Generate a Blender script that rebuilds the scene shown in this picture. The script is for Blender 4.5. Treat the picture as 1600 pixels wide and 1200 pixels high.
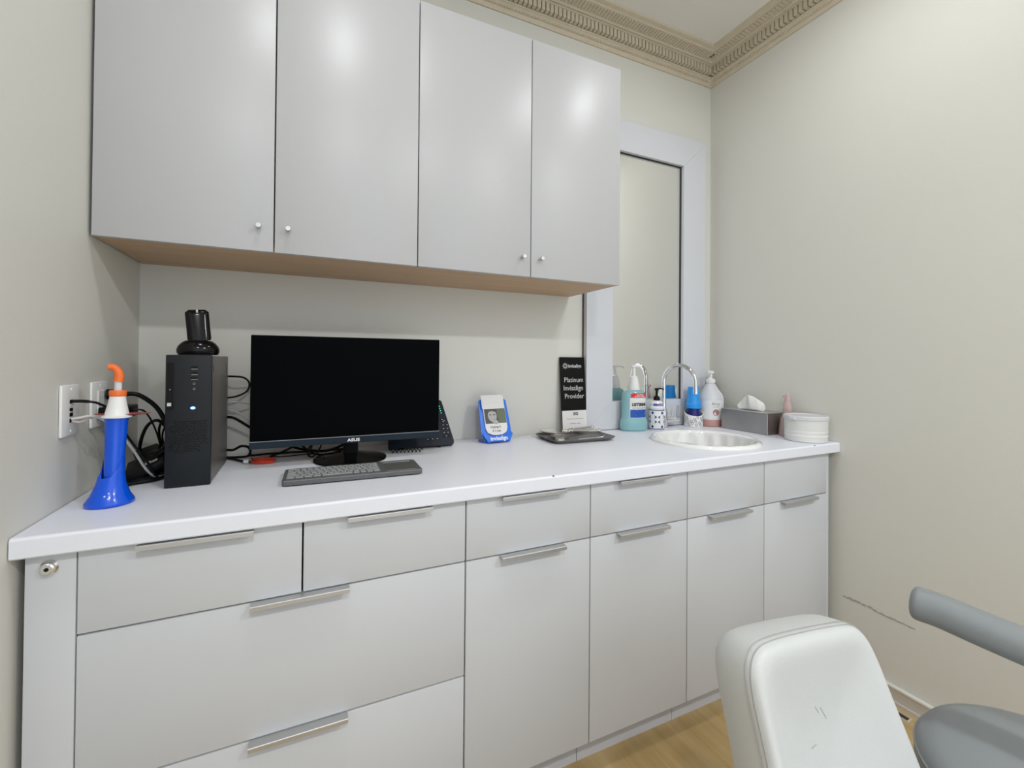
import bpy, bmesh, math, random
from mathutils import Vector, Matrix
random.seed(7)
for o in list(bpy.data.objects): bpy.data.objects.remove(o)
S = bpy.context.scene
COL = S.collection
PI = math.pi

# ------------------------------------------------------------------ camera
R_, U_, F_ = None, None, None
def cam_basis(yaw=-.429, pitch=.0088, roll=.0083):
    c, s = math.cos(yaw), math.sin(yaw)
    r = Vector((c, s, 0)); f = Vector((-s, c, 0)); u = Vector((0, 0, 1))
    f2 = f*math.cos(pitch) + u*math.sin(pitch); u2 = u*math.cos(pitch) - f*math.sin(pitch)
    return r*math.cos(roll) + u2*math.sin(roll), u2*math.cos(roll) - r*math.sin(roll), f2
r, u, f = cam_basis()
cd = bpy.data.cameras.new('camera'); cam = bpy.data.objects.new('camera', cd); COL.objects.link(cam)
M4 = Matrix((r, u, -f)).transposed().to_4x4(); M4.translation = Vector((.4733, -1.7004, 1.2193))
cam.matrix_world = M4
cd.sensor_width = 36; cd.lens = 691.79*36/1600; cd.shift_y = -(600-556.28)/1600; cd.clip_start = .02
S.camera = cam
# ------------------------------------------------------------------ light and exposure
W = bpy.data.worlds.new('world'); S.world = W; W.use_nodes = True
W.node_tree.nodes['Background'].inputs[0].default_value = (.83, .905, 1, 1)
W.node_tree.nodes['Background'].inputs[1].default_value = 1.25
S.view_settings.view_transform = 'Standard'; S.view_settings.look = 'None'
S.view_settings.gamma = 1; S.view_settings.use_curve_mapping = False
S.view_settings.exposure = 0.32
LAMPS = [((1.84, -.93, 2.75), 3.6), ((.56, -1.02, 2.75), 3.6), ((2.06, -2.70, 2.75), 20), ((.60, -2.70, 2.75), 17)]
RW, ZC = 2.404, 2.768            # right wall, ceiling
H, D, T = .90, .6367, .0384      # worktop

# ------------------------------------------------------------------ materials
def mat(name, col, rough=.5, metal=0, spec=.5, nscale=8, namt=.03, bump=0, bscale=200, trans=0, ior=1.45, emit=None, es=0, coat=0, alpha=1):
    m = bpy.data.materials.new(name); m.use_nodes = True
    nt = m.node_tree; b = nt.nodes['Principled BSDF']
    b.inputs['Roughness'].default_value = rough; b.inputs['Metallic'].default_value = metal
    b.inputs['Specular IOR Level'].default_value = spec; b.inputs['IOR'].default_value = ior
    b.inputs['Transmission Weight'].default_value = trans; b.inputs['Coat Weight'].default_value = coat
    b.inputs['Alpha'].default_value = alpha
    tc = nt.nodes.new('ShaderNodeTexCoord')
    n = nt.nodes.new('ShaderNodeTexNoise'); n.inputs['Scale'].default_value = nscale; n.inputs['Detail'].default_value = 3
    nt.links.new(tc.outputs['Object'], n.inputs['Vector'])
    mx = nt.nodes.new('ShaderNodeMix'); mx.data_type = 'RGBA'
    mx.inputs['A'].default_value = tuple(max(0, c*(1-namt)) for c in col) + (1,)
    mx.inputs['B'].default_value = tuple(min(1, c*(1+namt)) for c in col) + (1,)
    nt.links.new(n.outputs['Fac'], mx.inputs['Factor']); nt.links.new(mx.outputs['Result'], b.inputs['Base Color'])
    if bump:
        n2 = nt.nodes.new('ShaderNodeTexNoise'); n2.inputs['Scale'].default_value = bscale
        nt.links.new(tc.outputs['Object'], n2.inputs['Vector'])
        bp = nt.nodes.new('ShaderNodeBump'); bp.inputs['Strength'].default_value = bump; bp.inputs['Distance'].default_value = .002
        nt.links.new(n2.outputs['Fac'], bp.inputs['Height']); nt.links.new(bp.outputs['Normal'], b.inputs['Normal'])
    if emit: b.inputs['Emission Color'].default_value = (*emit, 1); b.inputs['Emission Strength'].default_value = es
    return m
def wood(name, c1, c2, axis=0, scale=6, rough=.45):
    m = mat(name, c1, rough); nt = m.node_tree; b = nt.nodes['Principled BSDF']
    tc = nt.nodes.new('ShaderNodeTexCoord'); mp = nt.nodes.new('ShaderNodeMapping')
    sc = [scale*6]*3; sc[axis] = scale*.35; mp.inputs['Scale'].default_value = sc
    nt.links.new(tc.outputs['Object'], mp.inputs['Vector'])
    n = nt.nodes.new('ShaderNodeTexNoise'); n.inputs['Scale'].default_value = 1; n.inputs['Detail'].default_value = 5; n.inputs['Distortion'].default_value = .6
    nt.links.new(mp.outputs['Vector'], n.inputs['Vector'])
    cr = nt.nodes.new('ShaderNodeValToRGB'); cr.color_ramp.elements[0].position = .3; cr.color_ramp.elements[1].position = .7
    cr.color_ramp.elements[0].color = (*c1, 1); cr.color_ramp.elements[1].color = (*c2, 1)
    nt.links.new(n.outputs['Fac'], cr.inputs['Fac']); nt.links.new(cr.outputs['Color'], b.inputs['Base Color'])
    return m
M = {}
M['wall'] = mat('cream_wall_paint', (.672, .665, .615), .5, spec=.35, nscale=1.5, namt=.015, bump=.12, bscale=220)
M['ceil'] = mat('ceiling_paint', (.74, .72, .66), .8, nscale=2)
M['crown'] = mat('tan_plaster', (.60, .53, .41), .65, spec=.3, nscale=30, namt=.06)
M['white_lam'] = mat('white_laminate', (.475, .48, .49), .38, spec=.6, nscale=3, namt=.01)
M['base_lam'] = mat('white_base_laminate', (.58, .595, .62), .4, spec=.4, nscale=3, namt=.01)
M['kick'] = mat('toe_kick_laminate', (.55, .56, .6), .5)
M['gap'] = mat('dark_gap', (.05, .045, .04), .8)
M['counter'] = mat('white_worktop', (.78, .80, .865), .38, spec=.4, nscale=500, namt=.02)
M['maple'] = wood('maple_underside', (.50, .33, .19), (.58, .40, .245), 0, 5, .5)
M['alu'] = mat('brushed_aluminium', (.58, .58, .58), .5, 1, bump=.1, bscale=400)
M['chrome'] = mat('chrome', (.82, .82, .83), .06, 1)
M['steel'] = mat('stainless_steel', (.62, .60, .58), .24, 1, nscale=20, namt=.06)
M['brushed'] = mat('brushed_steel', (.42, .41, .40), .38, 1, nscale=12, namt=.12)
M['darksteel'] = mat('dark_steel_tray', (.22, .21, .20), .3, 1)
M['mirror'] = mat('mirror_glass', (.90, .91, .90), .01, 1, namt=0)
M['frame'] = mat('white_painted_wood', (.625, .64, .675), .42, nscale=4, bump=.25, bscale=60)
M['framedge'] = mat('brown_frame_back', (.10, .07, .05), .6)
M['porcelain'] = mat('white_porcelain', (.84, .84, .83), .1, coat=.5, namt=.005)
M['blackp'] = mat('black_plastic', (.006, .006, .0065), .4, spec=.2)
M['blackg'] = mat('glossy_black_plastic', (.003, .003, .0035), .14, spec=.3)
M['pc'] = mat('charcoal_case_front', (.014, .0165, .019), .45, spec=.25, bump=.1, bscale=500)
M['pcside'] = mat('grey_steel_case', (.16, .148, .14), .38, .4)
M['screen'] = mat('monitor_screen', (.0010, .0014, .0016), .35, spec=.03, namt=0)
M['bezel'] = mat('monitor_bezel', (.011, .019, .030), .42, spec=.22)
M['bezel_line'] = mat('bezel_trim', (.25, .27, .29), .3, .6)
M['phone'] = mat('phone_navy_plastic', (.009, .013, .024), .42, spec=.25)
M['ltext'] = mat('light_grey_print', (.6, .6, .6), .5)
M['white'] = mat('white_plastic', (.80, .80, .79), .35)
M['wtext'] = mat('white_print', (.8, .8, .8), .5)
M['btext'] = mat('black_print', (.012, .012, .014), .5)
M['gtext'] = mat('grey_print', (.28, .28, .29), .5)
M['kbd'] = mat('grey_keyboard_body', (.115, .12, .122), .4, spec=.4)
M['key'] = mat('grey_keycaps', (.29, .30, .305), .35, spec=.5)
M['keydark'] = mat('keyboard_touchpad', (.105, .105, .10), .42)
M['yellow'] = mat('yellow_print', (.7, .65, .2), .5)
M['blue'] = mat('bright_blue_plastic', (.0, .085, .68), .22, spec=.5, coat=.3)
M['orange'] = mat('orange_silicone', (.85, .17, .03), .4)
M['redp'] = mat('orange_red_plastic', (.62, .035, .008), .15, coat=.5, trans=.15)
M['maroon'] = mat('maroon_shield', (.25, .03, .03), .3)
M['clear'] = mat('clear_plastic', (.9, .9, .88), .08, trans=.9, namt=0)
M['cardblue'] = mat('blue_acrylic', (.0, .15, .75), .2, coat=.4)
M['paper'] = mat('white_paper', (.76, .75, .74), .7)
M['signblack'] = mat('black_sign_face', (.004, .004, .004), .3, spec=.2)
M['photo_dark'] = mat('photo_dark', (.06, .06, .055), .35)
M['photo_green'] = mat('photo_green', (.12, .15, .09), .35, nscale=200, namt=.5)
M['photo_skin'] = mat('photo_grey', (.42, .42, .41), .35, nscale=300, namt=.2)
M['teal'] = mat('teal_mouthwash', (.36, .68, .73), .12, trans=.35, coat=.3)
M['red'] = mat('red_label', (.75, .02, .02), .4)
M['labelblue'] = mat('blue_label', (.02, .09, .42), .35, nscale=120, namt=.7)
M['purple'] = mat('purple_label', (.12, .08, .33), .4)
M['ceramic'] = mat('white_ceramic', (.78, .79, .82), .15, coat=.3)
M['navyprint'] = mat('navy_print', (.015, .03, .14), .3)
M['cupblue'] = mat('light_blue_cup', (.02, .30, .80), .35)
M['cupnavy'] = mat('navy_cup', (.008, .012, .16), .3)
M['milky'] = mat('milky_plastic', (.72, .73, .76), .3, trans=.12)
M['pinkliq'] = mat('rose_liquid', (.52, .27, .25), .25)
M['rose'] = mat('rose_print', (.42, .20, .19), .5)
M['label'] = mat('white_label', (.76, .76, .76), .5)
M['tissue'] = mat('tissue_paper', (.82, .82, .79), .9, bump=.3, bscale=90)
M['pinkc'] = mat('pink_translucent_plastic', (.86, .66, .64), .25, trans=.55)
M['tub'] = mat('translucent_white_tub', (.76, .765, .74), .3, trans=.08)
M['vinylw'] = mat('white_vinyl', (.57, .585, .58), .42, spec=.5, nscale=3, namt=.02, bump=.15, bscale=350)
M['stitch'] = mat('seam_thread', (.36, .36, .35), .6)
M['vinylg'] = mat('grey_vinyl', (.235, .255, .265), .4, spec=.5, nscale=4, namt=.03, bump=.15, bscale=350)
M['skirt'] = mat('skirting_paint', (.56, .52, .46), .5)
M['skirtcap'] = mat('skirting_cap_paint', (.75, .73, .68), .4)
M['smear'] = mat('grey_scuff', (.43, .41, .37), .6)
M['led_g'] = mat('green_led', (.1, .8, .4), .5, emit=(.1, 1, .45), es=1)
M['led_b'] = mat('blue_led', (.1, .2, .9), .5, emit=(.05, .15, 1), es=9)
M['led_w'] = mat('blue_led_core', (.6, .7, 1), .5, emit=(.6, .7, 1), es=5)
M['greycable'] = mat('white_cable_jacket', (.62, .62, .60), .5)
M['pinkcable'] = mat('clear_pinkish_cable', (.62, .50, .46), .5)
M['lens'] = mat('lamp_lens', (.9, .9, .9), .5, emit=(1, .98, .94), es=6)
M['ventdark'] = mat('dark_vent_slot', (.04, .035, .03), .6)
def floor_mat():
    m = wood('maple_floor_boards', (.40, .27, .105), (.52, .38, .19), 1, 4, .35)
    return m
M['floor'] = floor_mat()

# ------------------------------------------------------------------ mesh helpers
def BM(): return bmesh.new()
def box(bm, c, s, bev=0, seg=2, mtx=None):
    g = bmesh.ops.create_cube(bm, size=1)
    vs = g['verts']; bmesh.ops.scale(bm, vec=s, verts=vs); bmesh.ops.translate(bm, vec=c, verts=vs)
    if bev:
        es = list({e for v in vs for e in v.link_edges})
        r = bmesh.ops.bevel(bm, geom=es, offset=min(bev, min(s)*.49), segments=seg, affect='EDGES', profile=.5)
        vs = list({v for f in r['faces'] for v in f.verts} | {v for v in vs if v.is_valid})
    if mtx is not None: bmesh.ops.transform(bm, matrix=mtx, verts=vs)
    return vs
def bb(bm, x0, x1, y0, y1, z0, z1, bev=0, seg=2, mtx=None):
    return box(bm, ((x0+x1)/2, (y0+y1)/2, (z0+z1)/2), (x1-x0, y1-y0, z1-z0), bev, seg, mtx)
def lathe(bm, prof, n=32, c=(0, 0), sx=1, sy=1, fn=None, mtx=None, caps=True):
    rings = []
    for (r, z) in prof:
        ring = []
        for i in range(n):
            a = 2*PI*i/n; rr = r
            if fn: rr, zz = fn(r, z, a)
            else: zz = z
            ring.append(bm.verts.new((c[0]+rr*math.cos(a)*sx, c[1]+rr*math.sin(a)*sy, zz)))
        rings.append(ring)
    for k in range(len(rings)-1):
        for i in range(n):
            j = (i+1) % n
            bm.faces.new((rings[k][i], rings[k][j], rings[k+1][j], rings[k+1][i]))
    if prof[0][0] > 1e-6 and caps: bm.faces.new(list(reversed(rings[0])))
    if prof[-1][0] > 1e-6 and caps: bm.faces.new(rings[-1])
    vs = [v for r in rings for v in r]
    if mtx is not None: bmesh.ops.transform(bm, matrix=mtx, verts=vs)
    return vs
def smooth_path(pts, k=8):
    P = [Vector(p) for p in pts]; out = []
    for i in range(len(P)-1):
        p0 = P[max(i-1, 0)]; p1 = P[i]; p2 = P[i+1]; p3 = P[min(i+2, len(P)-1)]
        for j in range(k):
            t = j/k
            out.append(.5*((2*p1)+(-p0+p2)*t+(2*p0-5*p1+4*p2-p3)*t*t+(-p0+3*p1-3*p2+p3)*t**3))
    out.append(P[-1]); return out
def tube(bm, pts, rad, n=8, sm=True, k=8, closed=False):
    P = smooth_path(pts, k) if sm else [Vector(p) for p in pts]
    L = len(P); rings = []; up = Vector((0, 0, 1)); prev = None
    for i, p in enumerate(P):
        t = (P[min(i+1, L-1)]-P[max(i-1, 0)])
        if t.length < 1e-9: t = Vector((1, 0, 0))
        t.normalize()
        if prev is None:
            a = up if abs(t.z) < .9 else Vector((1, 0, 0))
            nrm = (a - t*a.dot(t)).normalized()
        else:
            nrm = prev - t*prev.dot(t)
            nrm = nrm.normalized() if nrm.length > 1e-6 else prev
        prev = nrm; b = t.cross(nrm)
        rr = rad(i/(L-1)) if callable(rad) else rad
        rings.append([bm.verts.new(p + (nrm*math.cos(2*PI*q/n) + b*math.sin(2*PI*q/n))*rr) for q in range(n)])
    for k_ in range(L-1):
        for q in range(n):
            w = (q+1) % n
            bm.faces.new((rings[k_][q], rings[k_][w], rings[k_+1][w], rings[k_+1][q]))
    bm.faces.new(list(reversed(rings[0]))); bm.faces.new(rings[-1])
def prism(bm, poly, z0, z1, plane='xy', mtx=None):
    """poly in plane, extruded along the remaining axis from z0 to z1"""
    def P(a, b, c):
        return {'xy': (a, b, c), 'xz': (a, c, b), 'yz': (c, a, b)}[plane]
    A = [bm.verts.new(P(a, b, z0)) for a, b in poly]; B = [bm.verts.new(P(a, b, z1)) for a, b in poly]
    n = len(poly)
    bm.faces.new(A); bm.faces.new(list(reversed(B)))
    for i in range(n):
        j = (i+1) % n; bm.faces.new((A[j], A[i], B[i], B[j]))
    if mtx is not None: bmesh.ops.transform(bm, matrix=mtx, verts=A+B)
    return A+B
def rrect(w, h, r, n=5, cx=0, cy=0):
    out = []
    for (sx, sy, a0) in ((1, 1, 0), (-1, 1, PI/2), (-1, -1, PI), (1, -1, 3*PI/2)):
        for i in range(n+1):
            a = a0 + PI/2*i/n
            out.append((cx+sx*(w/2-r)+r*math.cos(a), cy+sy*(h/2-r)+r*math.sin(a)))
    return out
def obj(name, bm, m, parent=None, smooth=True, angle=28, subs=0, label=None):
    bmesh.ops.recalc_face_normals(bm, faces=bm.faces)
    me = bpy.data.meshes.new(name); bm.to_mesh(me); bm.free()
    if smooth:
        me.shade_smooth()
        me.set_sharp_from_angle(angle=math.radians(angle))
    o = bpy.data.objects.new(name, me); COL.objects.link(o)
    me.materials.append(M[m] if isinstance(m, str) else m)
    if parent: o.parent = parent
    if subs:
        s = o.modifiers.new('subsurf', 'SUBSURF'); s.levels = subs; s.render_levels = subs
    if label: o['label'] = label
    return o
def tag(o, label, cat, group=None):
    o['label'] = label; o['category'] = cat
    if group: o['group'] = group
    return o
def thing(name, label, cat, loc=(0, 0, 0), rz=0, group=None):
    o = bpy.data.objects.new(name, None); COL.objects.link(o); o.empty_display_size = .05
    o.location = loc; o.rotation_euler = (0, 0, rz)
    return tag(o, label, cat, group)
def struct(name, bm, m, **k):
    o = obj(name, bm, m, **k); o['kind'] = 'structure'; return o
def text(name, s, size, mtx, m, parent, ext=.0003, align='LEFT', sx=1, bold=0):
    cu = bpy.data.curves.new('t', 'FONT'); cu.body = s; cu.size = size; cu.extrude = ext; cu.align_x = align
    cu.resolution_u = 3; cu.offset = bold
    t = bpy.data.objects.new('t', cu); COL.objects.link(t)
    bpy.context.view_layer.update()
    me = bpy.data.meshes.new_from_object(t.evaluated_get(bpy.context.evaluated_depsgraph_get()))
    bpy.data.objects.remove(t); bpy.data.curves.remove(cu)
    me.transform(Matrix.Diagonal((sx, 1, 1, 1))); me.transform(mtx); me.name = name
    me.materials.clear(); me.materials.append(M[m])
    o = bpy.data.objects.new(name, me); COL.objects.link(o); o.parent = parent
    return o
def FRONT(x, y, z, tilt=0):       # text plane facing -y (upright), text x -> +x, text y -> +z
    return Matrix.Translation((x, y, z)) @ Matrix.Rotation(PI/2 + tilt, 4, 'X')
def merge_text(lines, name, m, parent):   # several lines of lettering as one mesh
    obs = [text(name, l[0], l[1], l[2], m, parent, *l[3:]) for l in lines]
    bm = BM()
    for o in obs: bm.from_mesh(o.data)
    for o in obs: bpy.data.objects.remove(o)
    return obj(name, bm, m, parent, smooth=False)

# ------------------------------------------------------------------ room shell
YR = -3.7
b = BM(); bb(b, -.12, RW+.12, YR, .12, -.1, 0); struct('floor', b, 'floor', smooth=False)
b = BM(); bb(b, -.12, RW+.12, YR, .12, ZC, ZC+.1); struct('ceiling', b, 'ceil', smooth=False)
b = BM(); bb(b, -.12, RW+.12, 0, .12, 0, ZC); struct('wall_back', b, 'wall', smooth=False)
b = BM(); bb(b, -.12, 0, YR, 0, 0, ZC); struct('wall_left', b, 'wall', smooth=False)
b = BM(); bb(b, RW, RW+.12, YR, 0, 0, ZC); wr = struct('wall_right', b, 'wall', smooth=False)
# scuffs on the right wall
b = BM()
random.seed(3)
for i in range(46):
    t = i/45; y = -.648 - .225*t
    if .34 < t < .44 and random.random() < .6: continue
    zz = .2945 + random.uniform(-.002, .002) - (.004 if t > .45 else 0)
    bb(b, RW-.0007, RW, y-random.uniform(.004, .0062), y, zz, zz+random.uniform(.004, .009)*(1.15-t*.5))
obj('scuff_mark', b, 'smear', wr, smooth=False, label='faint grey scuff marks')
# skirting with white cap on right wall and left wall
b = BM(); bb(b, RW-.014, RW, YR, -.62, 0, .052); bb(b, RW-.022, RW-.014, YR, -.62, 0, .012)
sk = struct('baseboard_right', b, 'skirt', smooth=False)
b = BM(); bb(b, RW-.018, RW, YR, -.62, .052, .062, .003); obj('cap', b, 'skirtcap', sk, label='lighter rounded cap strip')
b = BM(); bb(b, 0, .014, YR, -.62, 0, .06); struct('baseboard_left', b, 'skirt', smooth=False)
# crown moulding: profile (offset from wall, z)
prof = [(0, 2.6735), (.006, 2.6735), (.010, 2.680), (.012, 2.687), (.017, 2.690), (.021, 2.695), (.027, 2.700), (.033, 2.7015), (.034, 2.706), (.030, 2.7065),
        (.030, 2.744), (.058, 2.744), (.060, 2.749), (.066, 2.750), (.070, 2.746), (.074, 2.749), (.078, 2.752),
        (.085, 2.7535), (.100, 2.7545), (.118, 2.7555), (.126, 2.7555), (.130, 2.759), (.150, 2.760), (.152, ZC), (0, ZC)]
def crown(side):
    b = BM(); R0, R1 = [], []
    for (o_, z) in prof:
        if side == 'back': a, c = (o_, -o_, z), (RW-o_, -o_, z)
        elif side == 'right': a, c = (RW-o_, -o_, z), (RW-o_, YR, z)
        else: a, c = (o_, -o_, z), (o_, YR, z)
        R0.append(b.verts.new(a)); R1.append(b.verts.new(c))
    n = len(prof)
    for i in range(n):
        j = (i+1) % n; b.faces.new((R0[i], R0[j], R1[j], R1[i]))
    L = RW if side == 'back' else -YR
    def put(o0, o1, z0, z1, s0, s1, bev=0):
        if side == 'back': bb(b, s0, s1, -o1, -o0, z0, z1)
        elif side == 'right': bb(b, RW-o1, RW-o0, -s1, -s0, z0, z1)
        else: bb(b, o0, o1, -s1, -s0, z0, z1)
    s = .040; p = .0208
    lim = L - (.040 if side == 'back' else 0)
    while s + p < lim:
        put(.026, .0545, 2.709, 2.7445, s+.0026, s+p-.0026); s += p
    # leaf relief on the upper cove and on the lower cove
    s = .09; p = .0165
    while s + p < L-.09:
        put(.082, .121, 2.7515, 2.756, s+.003, s+p-.003); put(.079, .086, 2.7495, 2.754, s+.0045, s+p-.0045); s += p
    s = .03; p = .0135
    while s + p < L-.03:
        put(.0135, .0225, 2.6885, 2.6955, s+.002, s+p-.004); s += p
    return b
struct('trim_1', crown('back'), 'crown', smooth=False)
struct('trim_2', crown('right'), 'crown', smooth=False)
struct('trim_3', crown('left'), 'crown', smooth=False)
# floor vent slot near the skirting
t = thing('floor_vent', 'small dark slot in the floor beside the right skirting', 'vent', (2.347, -.864, 0))
b = BM(); bb(b, -.013, .013, -.024, .024, 0, .002); obj('frame', b, 'skirt', t)
b = BM(); bb(b, -.009, .009, -.019, .019, .002, .0028); obj('slot', b, 'ventdark', t)

# downlights
spots = ['above the right end of the worktop', 'above the left end of the worktop', 'behind the viewer on the right', 'behind the viewer on the left']
for (p, e), w in zip(LAMPS, spots):
    t = thing('ceiling_light', 'round white recessed ceiling light ' + w, 'light', (p[0], p[1], ZC), group='recessed ceiling lights')
    b = BM(); lathe(b, [(.078, 0), (.105, 0), (.105, -.006), (.078, -.009)], 40, caps=False); obj('trim', b, 'white', t)
    b = BM(); lathe(b, [(0, -.002), (.078, -.002), (.078, -.004), (0, -.004)], 32); obj('lens', b, 'lens', t)
    ld = bpy.data.lights.new('lamp', 'AREA'); ld.shape = 'DISK'; ld.size = .15; ld.energy = e; ld.color = (.95, .965, .985)
    lo = bpy.data.objects.new('lamp', ld); COL.objects.link(lo); lo.parent = t; lo.location = (0, 0, -.012)

# ------------------------------------------------------------------ worktop
b = BM()
pr = [(-.003, H)] + [(-D+.006-.006*math.sin(PI/2*i/6), H-.006+.006*math.cos(PI/2*i/6)) for i in range(7)] + [(-D, H-T+.003), (-D+.003, H-T), (-.003, H-T)]
prism(b, [(y, z) for y, z in pr], .002, RW-.002, 'yz')
ct = obj('worktop', b, 'counter', smooth=False)
SX, SY, SA, SB = 1.927, -.394, .213, .203
b = BM(); lathe(b, [(.94, H-.08), (.94, H+.05)], 64, sx=SA, sy=SB, c=(SX, SY))
cut = obj('cut', b, 'gap'); md = ct.modifiers.new('b', 'BOOLEAN'); md.object = cut; md.operation = 'DIFFERENCE'; md.solver = 'EXACT'
bpy.context.view_layer.update()
me = bpy.data.meshes.new_from_object(ct.evaluated_get(bpy.context.evaluated_depsgraph_get()))
ct.modifiers.clear(); ct.data = me; bpy.data.objects.remove(cut)
me.materials.clear(); me.materials.append(M['counter'])
tag(ct, 'long white laminate worktop running wall to wall over the base cabinets', 'worktop')
for x, y in ((1.09, -D), (2.245, -D-.0002)):
    b = BM(); box(b, (x, y+.004, H-.001), (.006, .006, .0024), .001)
    obj('chip', b, 'ventdark', ct, label='tiny dark chip in the front edge')

# ------------------------------------------------------------------ base cabinets
FY = -.6162                     # plane of the fronts
ZD, ZB, ZL = .7009, .104, .410
XB = [.0847, .8435, 1.2259, 1.607, 1.9824, 2.3526]
CG = 'white base cabinets under the worktop'
def handle(par, cx, z, w=.195):
    b = BM()
    pr = [(FY-.0005, z+.0012), (FY-.022, z+.0012), (FY-.0235, z), (FY-.0235, z-.0082), (FY-.0215, z-.0082), (FY-.0215, z-.0008), (FY-.0005, z-.0008)]
    prism(b, pr, cx-w/2, cx+w/2, 'yz')
    return obj('handle', b, 'alu', par, angle=20, label='long slim aluminium edge pull')
def front(par, name, x0, x1, z0, z1, hz=True, gap=.0016):
    b = BM(); bb(b, x0+gap, x1-gap, FY, FY+.018, z0+gap, z1-gap, .0022, 2)
    o = obj(name, b, 'base_lam', par)
    if hz: handle(o, (x0+x1)/2, z1-gap+.001)
    return o
def carcass(t, x0, x1, y1=-.02):
    b = BM()
    for a in (x0, x1-.016): bb(b, a+.0004, a+.0156, FY+.0195, y1, ZB, H-T-.001)
    bb(b, x0+.016, x1-.016, FY+.0195, y1, ZB, ZB+.016)
    obj('body', b, 'base_lam', t, smooth=False)
    b = BM(); bb(b, x0+.001, x1-.001, -.551, -.536, 0, ZB); obj('toe_kick', b, 'kick', t, smooth=False)
ZT = H-T-.003
t = thing('drawer_cabinet', 'widest base cabinet, two small drawers over wide deep drawers, under the monitor', 'cabinet', (0, 0, 0), group=CG)
carcass(t, XB[0], XB[1]); xm = .4645
front(t, 'drawer', XB[0], xm, ZD, ZT); front(t, 'drawer', xm, XB[1], ZD, ZT)
front(t, 'drawer', XB[0], XB[1], ZL, ZD); front(t, 'drawer', XB[0], XB[1], ZB, ZL)
labs = ['base cabinet with drawer and door just right of the wide drawer cabinet',
        'base cabinet with drawer handle and door in the middle of the row',
        'base cabinet with handleless false drawer under the left half of the sink',
        'rightmost base cabinet beside the right wall, plain false drawer above its door']
for i in range(1, 5):
    t = thing('base_cabinet', labs[i-1], 'cabinet', (0, 0, 0), group=CG)
    carcass(t, XB[i], XB[i+1])
    if i < 3: front(t, 'drawer', XB[i], XB[i+1], ZD, ZT)
    else: front(t, 'false_drawer_front', XB[i], XB[i+1], ZD, ZT, False)
    front(t, 'door', XB[i], XB[i+1], ZB, ZD)
t = thing('filler_panel', 'tall white filler panel with a round lock at the left wall', 'panel', (0, 0, 0))
b = BM(); bb(b, .014, XB[0]-.0005, FY+.001, FY+.018, 0, ZT, .001); obj('panel', b, 'base_lam', t)
k = BM(); mt = Matrix.Translation((.0475, FY+.001, .835)) @ Matrix.Rotation(PI/2, 4, 'X')
lathe(k, [(.0135, 0), (.0135, .003), (.0105, .006), (.0105, .011), (.008, .0125), (.0035, .0125), (.0035, .009), (0, .009)], 32, mtx=mt)
lk = obj('lock', k, 'chrome', t, label='round chrome cylinder lock')
k = BM(); lathe(k, [(0, .0092), (.0034, .0092), (.0034, .0094), (0, .0094)], 16, mtx=mt); obj('keyhole', k, 'blackp', lk)
t = thing('end_panel', 'narrow white end strip between the last cabinet and right wall', 'panel')
b = BM(); bb(b, XB[5]+.0005, XB[5]+.017, FY+.003, -.02, 0, ZT, .001); obj('panel', b, 'base_lam', t)

# ------------------------------------------------------------------ wall cabinets
UY, UZ0, UZ1 = -.3566, 1.5024, 2.318
XU = [.006, .3833, .7695, 1.1555, 1.5311]
for k_, lab in ((0, 'left wall cabinet of two white doors, against the left wall above the computer'), (2, 'right wall cabinet of two white doors, its end beside the mirror')):
    t = thing('wall_cabinet', lab, 'cabinet', (0, 0, 0), group='white wall cabinets')
    x0, x1 = XU[k_], XU[k_+2]; b = BM()
    bb(b, x0, x0+.016, UY+.0195, -.001, UZ0+.004, UZ1-.002); bb(b, x1-.016, x1-.0005, UY+.0195, -.001, UZ0+.004, UZ1-.002)
    bb(b, x0+.016, x1-.016, UY+.0195, -.001, UZ1-.02, UZ1-.002); bb(b, x0+.016, x1-.016, -.010, -.001, UZ0+.02, UZ1-.02)
    obj('body', b, 'white_lam', t, smooth=False)
    b = BM(); bb(b, x0+.0005, x1-.0008, UY+.0197, -.001, UZ0+.0015, UZ0+.0185) if k_ else bb(b, x0+.0005, x1-.0002, UY+.0197, -.001, UZ0+.0015, UZ0+.0185)
    obj('bottom_panel', b, 'maple', t, smooth=False, label='bare maple underside')
    for j in (0, 1):
        a, c = XU[k_+j], XU[k_+j+1]
        b = BM(); bb(b, a+.0016, c-.0016, UY, UY+.018, UZ0, UZ1, .0012, 2)
        d = obj('door', b, 'white_lam', t)
        kx = c-.035 if j == 0 else a+.034
        kz = 1.565
        mt = Matrix.Translation((kx, UY, kz)) @ Matrix.Rotation(PI/2, 4, 'X')
        b = BM(); lathe(b, [(.0045, 0), (.0045, .012), (.0068, .014), (.0068, .024), (.006, .0255), (0, .0255)], 24, mtx=mt)
        obj('knob', b, 'alu', d, label='small cylindrical steel knob')

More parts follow.
